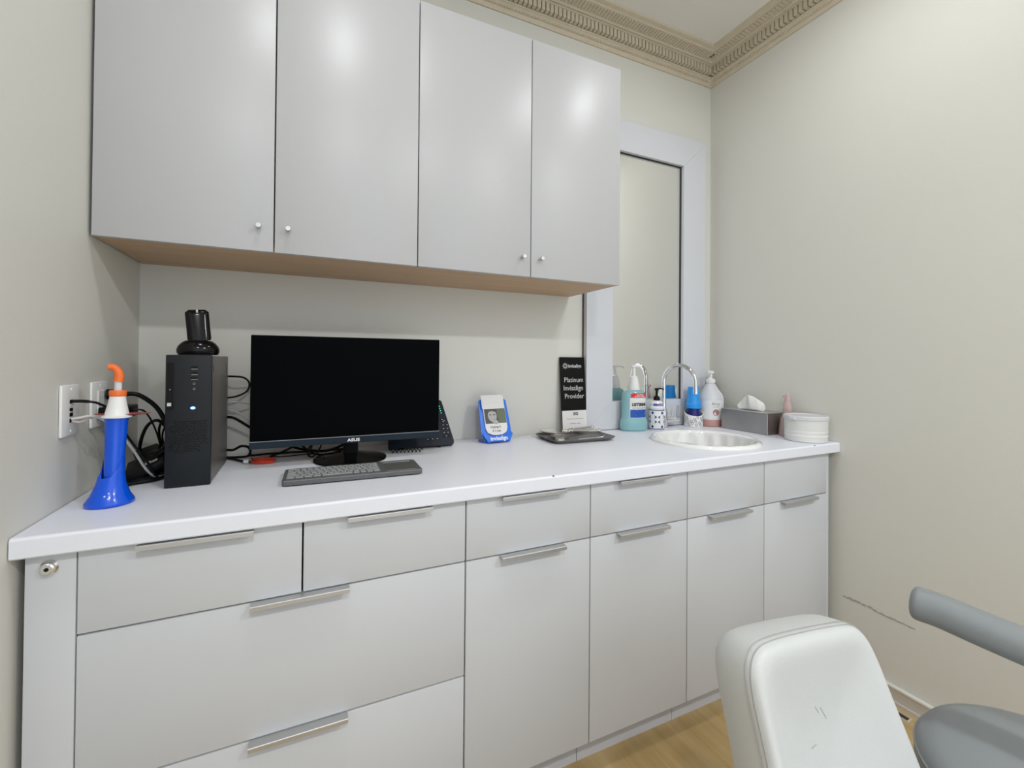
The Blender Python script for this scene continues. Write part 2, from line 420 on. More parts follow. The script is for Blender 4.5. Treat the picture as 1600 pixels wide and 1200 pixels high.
# ------------------------------------------------------------------ mirror
t = thing('wall_mirror', 'tall wall mirror in a wide white wooden frame standing behind the sink', 'mirror', (0, 0, H))
x0, x1, z0, z1 = 1.606, 2.338, .003, 1.452; xi0, xi1, zi0, zi1 = 1.750, 2.186, .130, 1.308
yb, yf = -.002, -.030
def bevrail(b, poly):
    vs = prism(b, poly, yf, yb-.004, 'xz')
b = BM(); g = .0006
bevrail(b, [(x0, z0), (xi0, zi0), (xi0, zi1), (x0, z1)])
bevrail(b, [(x1, z0), (x1, z1), (xi1, zi1), (xi1, zi0)])
bevrail(b, [(x0+g, z1), (xi0+g, zi1), (xi1-g, zi1), (x1-g, z1)])
bevrail(b, [(x0+g, z0), (x1-g, z0), (xi1-g, zi0), (xi0+g, zi0)])
obj('frame', b, 'frame', t, smooth=False)
b = BM()
bb(b, x0-.005, x0+.02, yb-.004, yb, z0, z1+.004); bb(b, x1-.02, x1+.002, yb-.004, yb, z0, z1+.004); bb(b, x0, x1, yb-.004, yb, z1-.02, z1+.004)
obj('backing', b, 'framedge', t, smooth=False, label='dark brown back edge')
b = BM(); e = .003
for (a, c, d, f_) in ((xi0, xi0+e, zi0, zi1), (xi1-e, xi1, zi0, zi1), (xi0, xi1, zi1-e, zi1)): bb(b, a, c, -.014, -.006, d, f_)
obj('inner_edge', b, 'gap', t, smooth=False)
b = BM(); bb(b, xi0-.005, xi1+.005, -.0085, -.0065, zi0-.005, zi1+.005); obj('mirror_glass', b, 'mirror', t, smooth=False)

# ------------------------------------------------------------------ sink and faucet
t = thing('sink', 'white oval porcelain drop-in sink with a fluted shell bowl', 'sink', (SX, SY, H))
def flute(r, z, a):
    if z > -.004 and r > .8: return r, z
    k = min(1, max(0, (.93-r)/.1)); k *= min(1, r/.3)
    return r*(1+.035*k*math.cos(18*a)), z
def rimfn(r, z, a):
    return flute(r, z, a)
rimp = [(.93, -.006), (1.0, .0003), (1.0, .005), (.985, .010), (.95, .0135), (.915, .0135), (.885, .010), (.875, .002), (.865, -.012), (.83, -.045), (.76, -.085), (.62, -.115), (.4, -.130), (.15, -.135), (.1, -.137), (.1, -.141), (0, -.141)]
outp = [(.93, -.006), (.90, -.014), (.87, -.05), (.8, -.095), (.65, -.125), (.4, -.142), (0, -.146)]
def scal(r, z, a):
    rr, zz = flute(r, z, a)
    if .87 < r < .96 and z > .009: zz += .0005*math.cos(18*a)
    return rr, zz
b = BM(); lathe(b, rimp, 144, sx=SA, sy=SB, fn=scal, caps=False); lathe(b, outp, 48, sx=SA, sy=SB, caps=False)
obj('basin', b, 'porcelain', t, angle=60)
b = BM(); lathe(b, [(.019, -.140), (.022, -.1355), (.018, -.134), (.006, -.137), (0, -.137)], 24); obj('drain', b, 'chrome', t)
fx, fy = 2.022, -.070
t = thing('faucet', 'chrome gooseneck faucet with a side lever behind the sink', 'faucet', (fx, fy, H))
b = BM(); lathe(b, [(.021, 0), (.021, .004), (.0175, .007), (.0165, .05), (.0175, .066), (.0165, .075), (.0115, .095), (.0105, .12), (0, .12)], 32); obj('body', b, 'chrome', t)
b = BM()
ex, ey = 2.062-fx, -.225-fy; pts = [(0, 0, .10), (0, 0, .17), (0, 0, .215)]
Lh = math.hypot(ex, ey); rr = Lh/2
for i in range(0, 13):
    a = PI - PI*1.03*i/12
    q = rr + rr*math.cos(a); pts.append((ex*q/Lh, ey*q/Lh, .222+rr*.98*math.sin(a)))
pts.append((ex, ey, .185))
tube(b, pts, .0093, 14, True, 4); obj('spout', b, 'chrome', t, angle=60)
b = BM(); mt = Matrix.Translation((ex, ey, .172)); lathe(b, [(.0108, 0), (.0108, .016), (.0095, .018), (0, .018)], 24, mtx=mt); obj('aerator', b, 'chrome', t)
b = BM(); mt = Matrix.Translation((.012, 0, .038)) @ Matrix.Rotation(PI/2, 4, 'Y')
lathe(b, [(.0155, 0), (.0155, .050), (.0165, .052), (.0165, .056), (.014, .058), (.014, .078), (.010, .084), (0, .084)], 28, mtx=mt)
hb = obj('handle', b, 'chrome', t)
b = BM(); tube(b, [(.083, 0, .045), (.085, -.001, .075), (.087, -.003, .105)], lambda q: .0045+.0015*q, 10); obj('lever', b, 'chrome', hb)

# ------------------------------------------------------------------ items right of the mirror's left edge
# mouthwash jug
t = thing('mouthwash_bottle', 'large teal mouthwash pump bottle with white cone pump, left of the soap dispenser', 'bottle', (1.834, -.078, H+.0005), math.radians(-14))
def oval(b, prof, sy=.66, **k): return lathe(b, prof, 40, sx=1, sy=sy, **k)
b = BM(); oval(b, [(0, .001), (.056, 0), (.064, .006), (.066, .02), (.066, .042), (.062, .052), (.058, .062), (.0575, .15), (.056, .168), (.048, .18), (.030, .188), (.022, .19), (0, .19)], .62)
obj('bottle_body', b, 'teal', t)
b = BM(); lathe(b, [(.0265, .186), (.026, .192), (.021, .225), (.017, .245), (.009, .251), (0, .251)], 28); pc = obj('pump', b, 'white', t)
b = BM(); tube(b, [(0, 0, .25), (0, 0, .29)], .0075, 12, False); box(b, (.004, -.004, .294), (.05, .014, .011), .004, mtx=Matrix.Rotation(math.radians(25), 4, 'Z'))
tube(b, [(.022, .009, .294), (.036, .016, .292), (.043, .019, .283)], .0045, 8)
obj('pump_head', b, 'white', pc)
def wrap(b, r, sy, a0, a1, z0, z1, n=14, th=.0009):
    """label strip curved on an oval body, angles in degrees (270 = front)"""
    V = []
    for i in range(n+1):
        a = math.radians(a0+(a1-a0)*i/n)
        V.append([b.verts.new(((r+q)*math.cos(a), (r+q)*sy*math.sin(a), z)) for q, z in ((0, z0), (0, z1), (th, z1), (th, z0))])
    for i in range(n):
        for q in range(4): b.faces.new((V[i][q], V[i][(q+1) % 4], V[i+1][(q+1) % 4], V[i+1][q]))
    b.faces.new(V[0]); b.faces.new(list(reversed(V[-1])))
def curve_text(name, s, size, r, sy, amid, z, m, parent, sx=1, bold=0, per=None):
    """lettering wrapped on an oval body around angle amid"""
    o = text(name, s, size, Matrix.Identity(4), m, parent, ext=.0002, align='CENTER', sx=sx, bold=bold)
    for v in o.data.vertices:
        a = math.radians(amid) + v.co.x/(r)
        q = r + .0012 + v.co.z
        v.co = Vector((q*math.cos(a), q*sy*math.sin(a), z + v.co.y))
    return o
b = BM(); wrap(b, .0576, .62, 235, 325, .058, .150); lb = obj('label', b, 'label', t, label='white, blue and red printed label')
b = BM(); wrap(b, .0586, .62, 238, 322, .062, .098); obj('label_panel', b, 'labelblue', lb)
b = BM(); wrap(b, .0570, .62, 240, 325, .153, .172); rb = obj('banner', b, 'red', lb)
curve_text('lettering', 'LISTERINE', .0185, .0588, .62, 282, .115, 'btext', lb, .90, .0009)
curve_text('lettering', 'ULTRACLEAN', .0105, .0588, .62, 281, .102, 'gtext', lb, 1.05)
curve_text('lettering', 'VALUE SIZE', .0068, .0578, .62, 285, .1635, 'wtext', rb, 1.1, .0002)
curve_text('lettering', 'ECONO POMPE', .0068, .0578, .62, 284, .1555, 'wtext', rb, 1.1, .0002)
# soap dispenser
t = thing('soap_dispenser', 'white ceramic soap dispenser with navy tile pattern and black pump', 'dispenser', (1.9465, -.104, H+.0005))
b = BM(); lathe(b, [(0, 0), (.033, 0), (.035, .003), (.0355, .02), (.0355, .092), (.034, .096), (.0355, .099), (.0355, .104), (.031, .112), (.0305, .124), (.024, .133), (.014, .137), (0, .137)], 40)
bd = obj('bottle_body', b, 'ceramic', t)
b = BM()
for z in (.0915, .006): wrap(b, .0356, 1, 0, 360, z, z+.003, 40, .0005)
for am in range(0, 360, 72):
    off = am + 270
    for zc, s_ in ((.081, .0075), (.018, .0075)):
        vs = []
        for dx, dz in ((0, s_), (s_*.9, 0), (0, -s_), (-s_*.9, 0)):
            a = math.radians(off) + dx/.0355; vs.append(b.verts.new((.0361*math.cos(a), .0361*math.sin(a), zc+dz)))
        b.faces.new(vs)
    for sg in (-1, 1):
        for zc, up in ((.060, 1), (.042, -1)):
            vs = []
            for q in range(9):
                u_ = q/8; dx = sg*(.007+.0125*math.sin(PI*u_)); dz = up*(.016*u_-.006)
                vs.append((dx, zc+dz))
            for q in range(8, -1, -1):
                u_ = q/8; dx = sg*(.007+.005*math.sin(PI*u_)); dz = up*(.016*u_-.006)
                vs.append((dx, zc+dz))
            vv = [b.verts.new((.0361*math.cos(math.radians(off)+dx/.0355), .0361*math.sin(math.radians(off)+dx/.0355), z)) for dx, z in vs]
            for q in range(8): b.faces.new((vv[q], vv[q+1], vv[16-q], vv[17-q]))
obj('tile_pattern', b, 'navyprint', bd, smooth=False, label='navy blue leaf and diamond pattern')
b = BM(); wrap(b, .0308, 1, 200, 340, .1125, .1235, 20, .0006); pb = obj('label', b, 'purple', bd, label='purple label band')
curve_text('lettering', 'LAVENDER', .0075, .0316, 1, 270, .1155, 'wtext', pb, 1.05)
b = BM(); lathe(b, [(.0145, .136), (.0145, .150), (.010, .156), (.0055, .158), (.005, .182), (.009, .183), (.009, .193), (0, .194)], 24)
tube(b, [(.0, 0, .189), (.02, -.004, .191), (.032, -.006, .188), (.036, -.007, .184)], lambda q: .0042-.0015*q, 8)
obj('pump', b, 'blackp', t)
# cup holder and cups
hx, hy = 2.196, -.088
t = thing('cup_holder', 'white cup holder with black flower pattern and slanted rim, holding cups', 'holder', (hx, hy, H+.0005))
b = BM()
def slant(r, z, a):
    if z > .05: return r, z + .002 + .014*math.sin(a) + .007*math.cos(a)
    return r, z
lathe(b, [(.042, 0), (.0435, .002), (.0435, .066), (.043, .068), (.041, .067), (.0405, .004), (0, .004)], 48, fn=slant)
hb = obj('shell', b, 'white', t)
b = BM(); random.seed(5)
for i in range(44):
    a = math.radians(i*137.5 % 360); zc = .010 + .046*((i*.2749+.13) % 1)
    for q in range(5):
        w = q*2*PI/5+i; dx, dz = .0052*math.cos(w), .0052*math.sin(w); vs = []
        for e_ in range(6):
            px, pz = dx+.0021*math.cos(e_*PI/3), dz+.0021*math.sin(e_*PI/3); aa = a+px/.0435
            vs.append(b.verts.new((.0440*math.cos(aa), .0440*math.sin(aa), zc+pz)))
        b.faces.new(vs)
obj('flower_pattern', b, 'btext', hb, smooth=False, label='black flower speckles')
CGp = 'upside-down cups nested in the cup holder'
cups = [('navy', .010, 'cupnavy', 'lowest navy blue cup nested upside down in the patterned holder'), ('navy', .024, 'cupnavy', 'navy blue cup second from bottom of the nested cups'),
        ('navy', .038, 'cupnavy', 'navy blue cup directly under the light blue cup in the holder'), ('light', .090, 'cupblue', 'light blue cup upside down on top of the navy cups')]
for kind, z, m, lab in cups:
    b = BM()
    if kind == 'navy': pr = [(.0346, 0), (.0360, .001), (.0360, .009), (.0334, .0105), (.0325, .014), (.0262, .065), (.0250, .066), (0, .066)]
    else: pr = [(.0350, 0), (.0368, .001), (.0368, .020), (.0345, .022), (.0325, .026), (.0280, .070), (.0262, .100), (.0250, .104), (0, .104)]
    inner = [(0, pr[-1][1]-.001), (pr[-2][0]-.001, pr[-2][1]-.001), (pr[-3][0]-.0009, pr[-3][1]-.001), (.0337, .001)]
    lathe(b, inner + pr, 36)
    o = obj('cup', b, m); o.location = (hx, hy, H+z); tag(o, lab, 'cup', CGp)
# gallon pump jug
t = thing('pump_jug', 'milky gallon jug with white pump and rose circle label', 'bottle', (2.303, -.096, H+.0005))
b = BM(); lathe(b, [(.0, .033), (.0615, .033), (.0622, .04), (.0622, .122), (.0612, .132), (.056, .145), (.024, .203), (.0195, .210), (.0195, .222), (0, .222)], 40, sy=.92)
jb = obj('jug_body', b, 'milky', t)
b = BM(); lathe(b, [(0, .0), (.058, .0), (.0622, .004), (.0622, .033), (0, .033)], 40, sy=.92); obj('liquid', b, 'pinkliq', t, label='rose coloured liquid at the bottom')
b = BM(); tube(b, [(.030, -.045, .128), (.026, -.043, .15), (.016, -.028, .178), (.010, -.012, .205)], .006, 10); obj('grip', b, 'milky', jb)
b = BM(); lathe(b, [(.0215, .212), (.0225, .215), (.0225, .228), (.012, .234), (.007, .238), (.0065, .258), (.0155, .260), (.0155, .270), (.006, .274), (0, .274)], 24)
tube(b, [(0, 0, .267), (-.020, -.01, .268), (-.034, -.017, .262)], .0045, 8); obj('pump', b, 'white', t)
b = BM(); wrap(b, .0623, .92, 178, 312, .036, .128, 24); lb = obj('label', b, 'label', t, label='white label with rose circle')
AM = 248
b = BM(); vs = []
for q in range(28):
    w = 2*PI*q/28; a = math.radians(AM)+.0155*math.cos(w)/.0623; vs.append(b.verts.new((.0638*math.cos(a), .0638*.92*math.sin(a), .070+.0155*math.sin(w))))
b.faces.new(vs); obj('emblem', b, 'rose', lb, smooth=False)
curve_text('lettering', 'BiCay', .017, .0628, .92, AM, .107, 'gtext', lb, 1.0)
curve_text('lettering', 'gentle cleanser', .005, .0628, .92, AM, .096, 'gtext', lb)
b = BM(); wrap(b, .0634, .92, 290, 308, .046, .060, 6, .0006); obj('label_box', b, 'gtext', lb, smooth=False)
# black bottle in the corner
t = thing('black_bottle', 'black bottle with clear pump cap in the corner behind the jug', 'bottle', (2.374, -.034, H+.0005))
b = BM(); lathe(b, [(0, 0), (.023, 0), (.0245, .003), (.0245, .19), (.022, .205), (.012, .212), (0, .212)], 28); obj('bottle_body', b, 'blackp', t)
b = BM(); lathe(b, [(.011, .212), (.011, .222), (.004, .226), (.004, .240), (.010, .242), (.010, .250), (0, .251)], 20)
tube(b, [(0, 0, .246), (-.018, -.006, .246)], .004, 8); obj('pump', b, 'milky', t)
# tissue box
t = thing('tissue_box', 'brushed steel tissue box cover against the right wall, white tissue on top', 'tissue box', (2.343, -.293, H+.0005))
w2, l2, hh = .057, .119, .0945
b = BM(); bb(b, -w2, w2, -l2, l2, 0, hh-.002, .0015, 1); obj('cover', b, 'brushed', t)
b = BM()
bb(b, -w2-.001, w2, -l2-.001, l2, hh-.002, hh+.0005); obj('top_plate', b, 'alu', t, smooth=False)
b = BM(); lathe(b, [(0, hh+.0005), (.03, hh+.0005), (.03, hh+.0012), (0, hh+.0012)], 24, sx=.8, sy=2.0); obj('slot', b, 'gap', t)
b = BM(); N, K = 40, 10; G = []
for i in range(N+1):
    row = []; u_ = i/N
    for j in range(K+1):
        v_ = j/K
        hgt = .070*(math.sin(PI*min(1, max(0, u_*.96+.02)))**.55)*(.82+.18*math.sin(u_*3+.6))
        y = .078 - .150*u_*(1-.04*v_) ; x = -.004 + .009*math.sin(u_*9)*(.3+v_) + .003*math.sin(u_*23)*v_ + (v_**2)*.004
        row.append(b.verts.new((x, y*(.80+.20*v_**.6), hh+.001+hgt*v_)))
    G.append(row)
for i in range(N):
    for j in range(K): b.faces.new((G[i][j], G[i+1][j], G[i+1][j+1], G[i][j+1]))
o = obj('tissue', b, 'tissue', None, angle=180); o.location = (2.343, -.293, H+.0005)
sm = o.modifiers.new('s', 'SOLIDIFY'); sm.thickness = .0006
tag(o, 'white tissue pulled up out of the steel box', 'tissue')
# pink bottle
t = thing('pink_bottle', 'pink translucent squeeze bottle between the tissue box and white tub', 'bottle', (2.366, -.448, H+.0005))
b = BM(); lathe(b, [(0, 0), (.032, 0), (.034, .004), (.033, .03), (.027, .075), (.019, .095), (.016, .10), (0, .10)], 28); obj('bottle_body', b, 'pinkc', t)
b = BM(); lathe(b, [(.019, .099), (.019, .112), (0, .112)], 24); obj('collar', b, 'pinkc', t, label='ribbed pink collar')
b = BM(); lathe(b, [(.017, .112), (.016, .14), (.009, .160), (.005, .185), (0, .186)], 24); tube(b, [(0, 0, .150), (.004, .014, .165), (.004, .022, .172)], .006, 8)
obj('nozzle', b, 'pinkc', t)
# round white tub
t = thing('round_tub', 'round white lidded tub at the right end of the worktop', 'tub', (2.3225, -.552, H+.0005))
b = BM(); lathe(b, [(0, 0), (.071, 0), (.0745, .004), (.0755, .05), (.077, .088), (0, .088)], 56); obj('tub_body', b, 'tub', t)
b = BM()
for z in (.020, .036, .052, .068):
    lathe(b, [(.0748, z), (.0757, z+.002), (.0757, z+.008), (.0748, z+.010)], 56, caps=False)
obj('label_wrap', b, 'label', t, label='pale ribbed wrap')
b = BM(); lathe(b, [(.077, .088), (.0795, .089), (.0795, .101), (.077, .104), (.069, .104), (.067, .1015), (0, .1015)], 56); bb(b, -.090, -.076, -.012, .012, .088, .1, .003)
obj('lid', b, 'milky', t)

# ------------------------------------------------------------------ instrument tray
def quad_tray():
    t = thing('instrument_tray', 'shallow stainless instrument tray lying under the hand mirrors', 'tray', (1.46, -.165, H+.0008), math.radians(-2))
    b = BM(); ol = rrect(.285, .195, .030, 2); il = rrect(.262, .172, .024, 2); bl = rrect(.245, .155, .020, 2)
    rings = []
    for pl_, z in ((bl, 0), (il, .004), (ol, .0135), (ol, .0155), (il, .0062), (bl, .0022)):
        rings.append([b.verts.new((x, y, z)) for x, y in pl_])
    for k in range(5):
        for i in range(len(ol)):
            j = (i+1) % len(ol); b.faces.new((rings[k][i], rings[k][j], rings[k+1][j], rings[k+1][i]))
    b.faces.new(rings[0]); b.faces.new(rings[5])
    obj('tray_shell', b, 'darksteel', t, angle=25); return t
quad_tray()
# two round hand mirrors with rod handle and a facetted dish
def hand_mirror(loc, rz, tilt, lab, s=1):
    t = thing('dental_mirror', lab, 'dental mirror', loc, rz); t.rotation_euler = (tilt[0], tilt[1], rz)
    b = BM(); lathe(b, [(0, 0), (.050*s, 0), (.052*s, .002), (.052*s, .004), (.050*s, .0052), (.049*s, .0045), (0, .0045)], 44); h = obj('mirror_head', b, 'steel', t)
    b = BM(); lathe(b, [(0, .0046), (.0475*s, .0046), (.0475*s, .0050), (0, .0050)], 40); obj('mirror_glass', b, 'mirror', h)
    b = BM()
    lathe(b, [(.004, 0), (.004, .02), (.0075, .024), (.0075, .030), (.005, .033), (.008, .037), (.008, .045), (.0065, .048), (.0068, .160), (.0085, .163), (.0085, .170), (.004, .176), (0, .176)], 18,
          mtx=Matrix.Translation((.049*s, 0, .003)) @ Matrix.Rotation(PI/2, 4, 'Y'))
    obj('handle', b, 'steel', t); return t
hand_mirror((1.375, -.125, H+.0285), math.radians(-7), (0, math.radians(2)), 'larger round dental mirror lying on top in the steel tray')
hand_mirror((1.42, -.105, H+.0200), math.radians(14), (0, 0), 'smaller round dental mirror beneath the larger one in the tray', .8)
b = BM(); lathe(b, [(0, 0), (.036, 0), (.0385, .002), (.0395, .0165), (.038, .0172), (.0368, .003), (0, .003)], 20)
o = obj('steel_dish', b, 'steel', None, angle=10); o.location = (1.383, -.172, H+.0032); tag(o, 'small facetted steel dish under the round mirror in the tray', 'dish')
b = BM(); tube(b, [(-.07, 0, .004), (.02, .003, .004), (.055, .0, .006)], .0028, 8); tube(b, [(.055, 0, .006), (.066, .006, .010), (.072, .008, .012)], .002, 8)
o = obj('dental_probe', b, 'steel', None); o.location = (1.51, -.215, H+.0032); o.rotation_euler = (0, 0, .05); tag(o, 'thin steel dental probe along the front of the tray', 'dental tool')

# ------------------------------------------------------------------ award sign
t = thing('display_sign', 'tall black sign with white lettering leaning beside the mirror frame', 'sign', (1.5405, -.040, H+.0005)); t.rotation_euler = (-math.radians(5.2), 0, 0)
b = BM(); bb(b, -.064, .064, -.003, .003, 0, .334, .001, 1); obj('board', b, 'signblack', t)
b = BM(); bb(b, -.063, .063, -.0038, -.003, .002, .098); pl_ = obj('year_card', b, 'paper', t, smooth=False, label='white card strip at the foot')
merge_text([('Platinum', .031, FRONT(-.047, -.0034, .223), .0002, 'LEFT', .93), ('Invisalign', .031, FRONT(-.052, -.0034, .187), .0002, 'LEFT', .93),
            ('Provider', .031, FRONT(-.047, -.0034, .151), .0002, 'LEFT', .93), ('invisalign', .0215, FRONT(-.024, -.0034, .288), .0002, 'LEFT', .92, .0004)], 'lettering', 'ltext', t)
b = BM()
for q in range(8):
    a = q*PI/4; vs = box(b, (.0105, 0, 0), (.006, .0003, .0028), mtx=Matrix.Translation((-.038, -.0034, .295)) @ Matrix.Rotation(a, 4, 'Y'))
lathe(b, [(.0052, 0), (.0072, 0), (.0072, .0003), (.0052, .0003)], 20, caps=False, mtx=Matrix.Translation((-.038, -.0033, .295)) @ Matrix.Rotation(PI/2, 4, 'X'))
obj('flower_logo', b, 'ltext', t, smooth=False)
merge_text([('2022', .017, FRONT(-.008, -.0041, .078), .0002, 'LEFT', .8, .0006), ('Presented by the company to', .006, FRONT(-.04, -.0041, .060), .0001),
            ('Alignment partner name', .0075, FRONT(-.030, -.0041, .040), .0001)][:1], 'lettering', 'btext', pl_)
b = BM()
for x_0, x_1, z in ((-.040, .045, .060), (-.028, .004, .040), (.009, .030, .040)): bb(b, x_0, x_1, -.0041, -.0038, z, z+.0022)
obj('small_print', b, 'gtext', pl_, smooth=False)

# ------------------------------------------------------------------ card holder
t = thing('card_holder', 'bright blue plastic card stand with cards between monitor and tray', 'holder', (1.137, -.128, H+.0020), math.radians(4))
tl = math.radians(-20)
TL = Matrix.Rotation(tl, 4, 'X')
b = BM()
ol = [(-.046, 0), (.046, 0), (.063, .028), (.064, .060), (.060, .165), (.050, .172), (-.050, .172), (-.060, .165), (-.064, .060), (-.063, .028)]
prism(b, ol, 0, .004, 'xz', mtx=TL); hold = obj('back_plate', b, 'cardblue', t, angle=20)
b = BM(); prism(b, [(-.046, 0), (.046, 0), (.063, .028), (.060, .036), (.030, .022), (-.030, .022), (-.060, .036), (-.063, .028)], -.012, -.009, 'xz', mtx=TL)
bb(b, -.046, .046, -.012, 0, 0, .003, mtx=TL); fl = obj('front_lip', b, 'cardblue', t, angle=20)
b = BM(); lathe(b, [(0, 0), (.050, 0), (.050, .003), (0, .003)], 32, sy=.8, mtx=Matrix.Translation((-.012, .044, 0))); obj('foot', b, 'cardblue', t)
text('lettering', 'invisalign', .021, TL @ FRONT(-.036, -.0122, .007), 'wtext', fl, .0002, 'LEFT', 1.0, .0006)
t2 = thing('photo_card', 'white card with a black and white portrait photo in the blue stand', 'card', (1.137, -.128, H+.0020), math.radians(4))
cl = rrect(.094, .150, .004, 3, 0, .108)
low = [(x, z) for x, z in [(-.047, .183), (-.047, .055), (-.040, .038), (-.022, .029), (0, .027), (.022, .029), (.040, .038), (.047, .055), (.047, .183)]]
b = BM(); prism(b, low, -.0062, -.0008, 'xz', mtx=TL); cd_ = obj('card', b, 'paper', t2, smooth=False)
def flat(b, poly, y=-.0066): prism(b, poly, y, y+.0004, 'xz', mtx=TL)
b = BM(); flat(b, [(-.044, .073), (.046, .073), (.046, .130), (-.044, .130)]); ph = obj('portrait_print', b, 'photo_dark', cd_, smooth=False)
b = BM(); flat(b, [(.014, .074), (.046, .074), (.046, .129), (.008, .129)], -.0069); obj('blurred_background', b, 'photo_green', ph, smooth=False)
el = lambda cx, cz, a, c, n=24, r=0: [(cx+a*math.cos(2*PI*i/n)*math.cos(r)-c*math.sin(2*PI*i/n)*math.sin(r), cz+a*math.cos(2*PI*i/n)*math.sin(r)+c*math.sin(2*PI*i/n)*math.cos(r)) for i in range(n)]
b = BM(); flat(b, el(-.012, .103, .019, .024), -.0072); flat(b, el(-.005, .081, .017, .0085, 20, -.5), -.0082); flat(b, el(-.006, .092, .004, .009, 12, .5), -.0082); obj('face_print', b, 'photo_skin', ph, smooth=False)
b = BM(); flat(b, el(-.020, .107, .005, .0022, 12, -.1), -.0075); flat(b, el(-.004, .107, .005, .0022, 12, .1), -.0075); flat(b, [(-.032, .129), (-.034, .112), (-.026, .118), (-.012, .122), (.002, .118), (.008, .110), (.010, .129)], -.0075)
obj('hair_print', b, 'photo_dark', ph, smooth=False)
text('lettering', 'hoping it', .014, TL @ FRONT(-.026, -.0068, .055), 'btext', cd_, .0002, 'LEFT', .9)
text('lettering', 'A 2 see', .013, TL @ FRONT(-.020, -.0068, .040), 'btext', cd_, .0002, 'LEFT', .9)
t3 = thing('business_card', 'small stack of blank white cards clipped over the top of the portrait card', 'card', (1.137, -.128, H+.0020), math.radians(4))
b = BM()
for i in range(3): bb(b, -.048-.002*i, .043-.002*i, -.0095+.0008*i-.0005, -.0095+.0008*i, .130+.0008*i, .184+.001*i, mtx=TL)
obj('cards', b, 'paper', t3, smooth=False)
b = BM(); bb(b, -.026, .020, -.01015, -.010, .158, .1588, mtx=TL); bb(b, -.034, .026, -.01015, -.010, .152, .1526, mtx=TL); obj('fine_print', b, 'ltext', t3, smooth=False)

# ------------------------------------------------------------------ computer tower
t = thing('computer_tower', 'slim black desktop computer tower with a glowing blue power light', 'computer', (.2035, -.376, H+.001), math.radians(1.0))
wd, dp, ht = .094, .285, .324
b = BM(); bb(b, -wd/2+.001, wd/2-.001, .012, dp, .003, ht-.002, .001, 1); cs = obj('case', b, 'pcside', t)
for y, z0_, z1_ in ((.03, .28, .30), (.25, .27, .30)):
    b = BM(); bb(b, wd/2-.001, wd/2-.0006, y, y+.004, z0_, z1_); obj('side_slot', b, 'blackp', cs, smooth=False)
b = BM(); bb(b, -wd/2, wd/2, 0, .014, 0, ht, .0025, 2); fp = obj('front_panel', b, 'pc', t)
b = BM(); bb(b, -.043, -.030, -.0006, .001, .190, .305); obj('disc_drive', b, 'blackg', fp, smooth=False)
b = BM(); bb(b, -.0425, -.0345, -.0012, 0, .199, .207); obj('front_sticker', b, 'ltext', fp, smooth=False)
b = BM(); bb(b, -.038, -.0365, -.0012, 0, .238, .240); obj('drive_button', b, 'ltext', fp, smooth=False)
b = BM()
for z in (.290, .276, .264): bb(b, .004, .018, -.0008, .001, z, z+.006)
obj('usb_port', b, 'blackg', fp, smooth=False, label='stacked front ports')
b = BM()
for z in (.2885, .2745, .2625): bb(b, .005, .018, -.0012, -.0006, z, z+.0014)
for z in (.249, .236): lathe(b, [(.0018, 0), (.0026, 0), (.0026, .0006), (.0018, .0006)], 14, caps=False, mtx=Matrix.Translation((.011, -.0004, z+.004)) @ Matrix.Rotation(PI/2, 4, 'X'))
obj('audio_jack', b, 'gtext', fp, smooth=False)
b = BM(); lathe(b, [(0, 0), (.0040, 0), (.0034, .0012), (0, .0014)], 18, sx=1.3, sy=.8, mtx=Matrix.Translation((.009, 0, .193)) @ Matrix.Rotation(PI/2, 4, 'X')); pl_ = obj('power_light', b, 'led_b', fp)
b = BM(); lathe(b, [(0, 0), (.0020, 0), (0, .0006)], 12, sx=1.3, sy=.7, mtx=Matrix.Translation((.009, -.0013, .193)) @ Matrix.Rotation(PI/2, 4, 'X')); obj('light_core', b, 'led_w', pl_)
b = BM(); nx, nz = 13, 14
for i in range(nx):
    for j in range(nz):
        x = -.0375+i*.0060+(j % 2)*.0030; z = .087+j*.0056
        if (i+.5*(j % 2) < 1.5 and (j > 11 or j < 1)) or (i+.5*(j % 2) > nx-2.2 and (j < 3)) or x > .040: continue
        vs = [b.verts.new((x+dx, -.0005, z+dz)) for dx, dz in ((0, .0026), (.0024, 0), (0, -.0026), (-.0024, 0))]
        b.faces.new(vs)
obj('vent_grille', b, 'blackg', fp, smooth=False)
b = BM(); bb(b, -.040, .040, .03, .27, -.001+.001, .003); obj('foot', b, 'blackp', t)
# mouse on dock, on top of the tower
t = thing('charging_dock', 'rounded glossy black charging dock on top of the computer', 'dock', (.205, -.285, H+.001+ht+.0005), math.radians(12))
b = BM(); lathe(b, [(.0, 0), (.043, 0), (.0465, .005), (.0475, .013), (.045, .022), (.038, .031), (.030, .037), (.015, .0395), (0, .040)], 36, sy=.74); obj('dock_body', b, 'blackg', t)
t = thing('computer_mouse', 'glossy black wireless mouse standing upright in its dock', 'mouse', (.207, -.283, H+.001+ht+.040), math.radians(12)); t.rotation_euler = (0, -.09, .2)
b = BM(); rows = []
N = 24
for i in range(13):
    v = i/12; z = -.002+.083*v
    w = (.0268-.0012*math.sin(PI*.5*min(1, v*1.4))+.0012*v) if v < .9 else .0268*(1-((v-.9)/.1)**2*.28)
    w *= (1 if v > .08 else .92)
    th = .0175*(1-.35*v) if v < .93 else .008
    lean = .010*v
    rows.append([b.verts.new((w*math.copysign(abs(math.cos(2*PI*q/N))**.5, math.cos(2*PI*q/N)), lean+th*math.copysign(abs(math.sin(2*PI*q/N))**.8, math.sin(2*PI*q/N)), z)) for q in range(N)])
for i in range(12):
    for q in range(N):
        w_ = (q+1) % N; b.faces.new((rows[i][q], rows[i][w_], rows[i+1][w_], rows[i+1][q]))
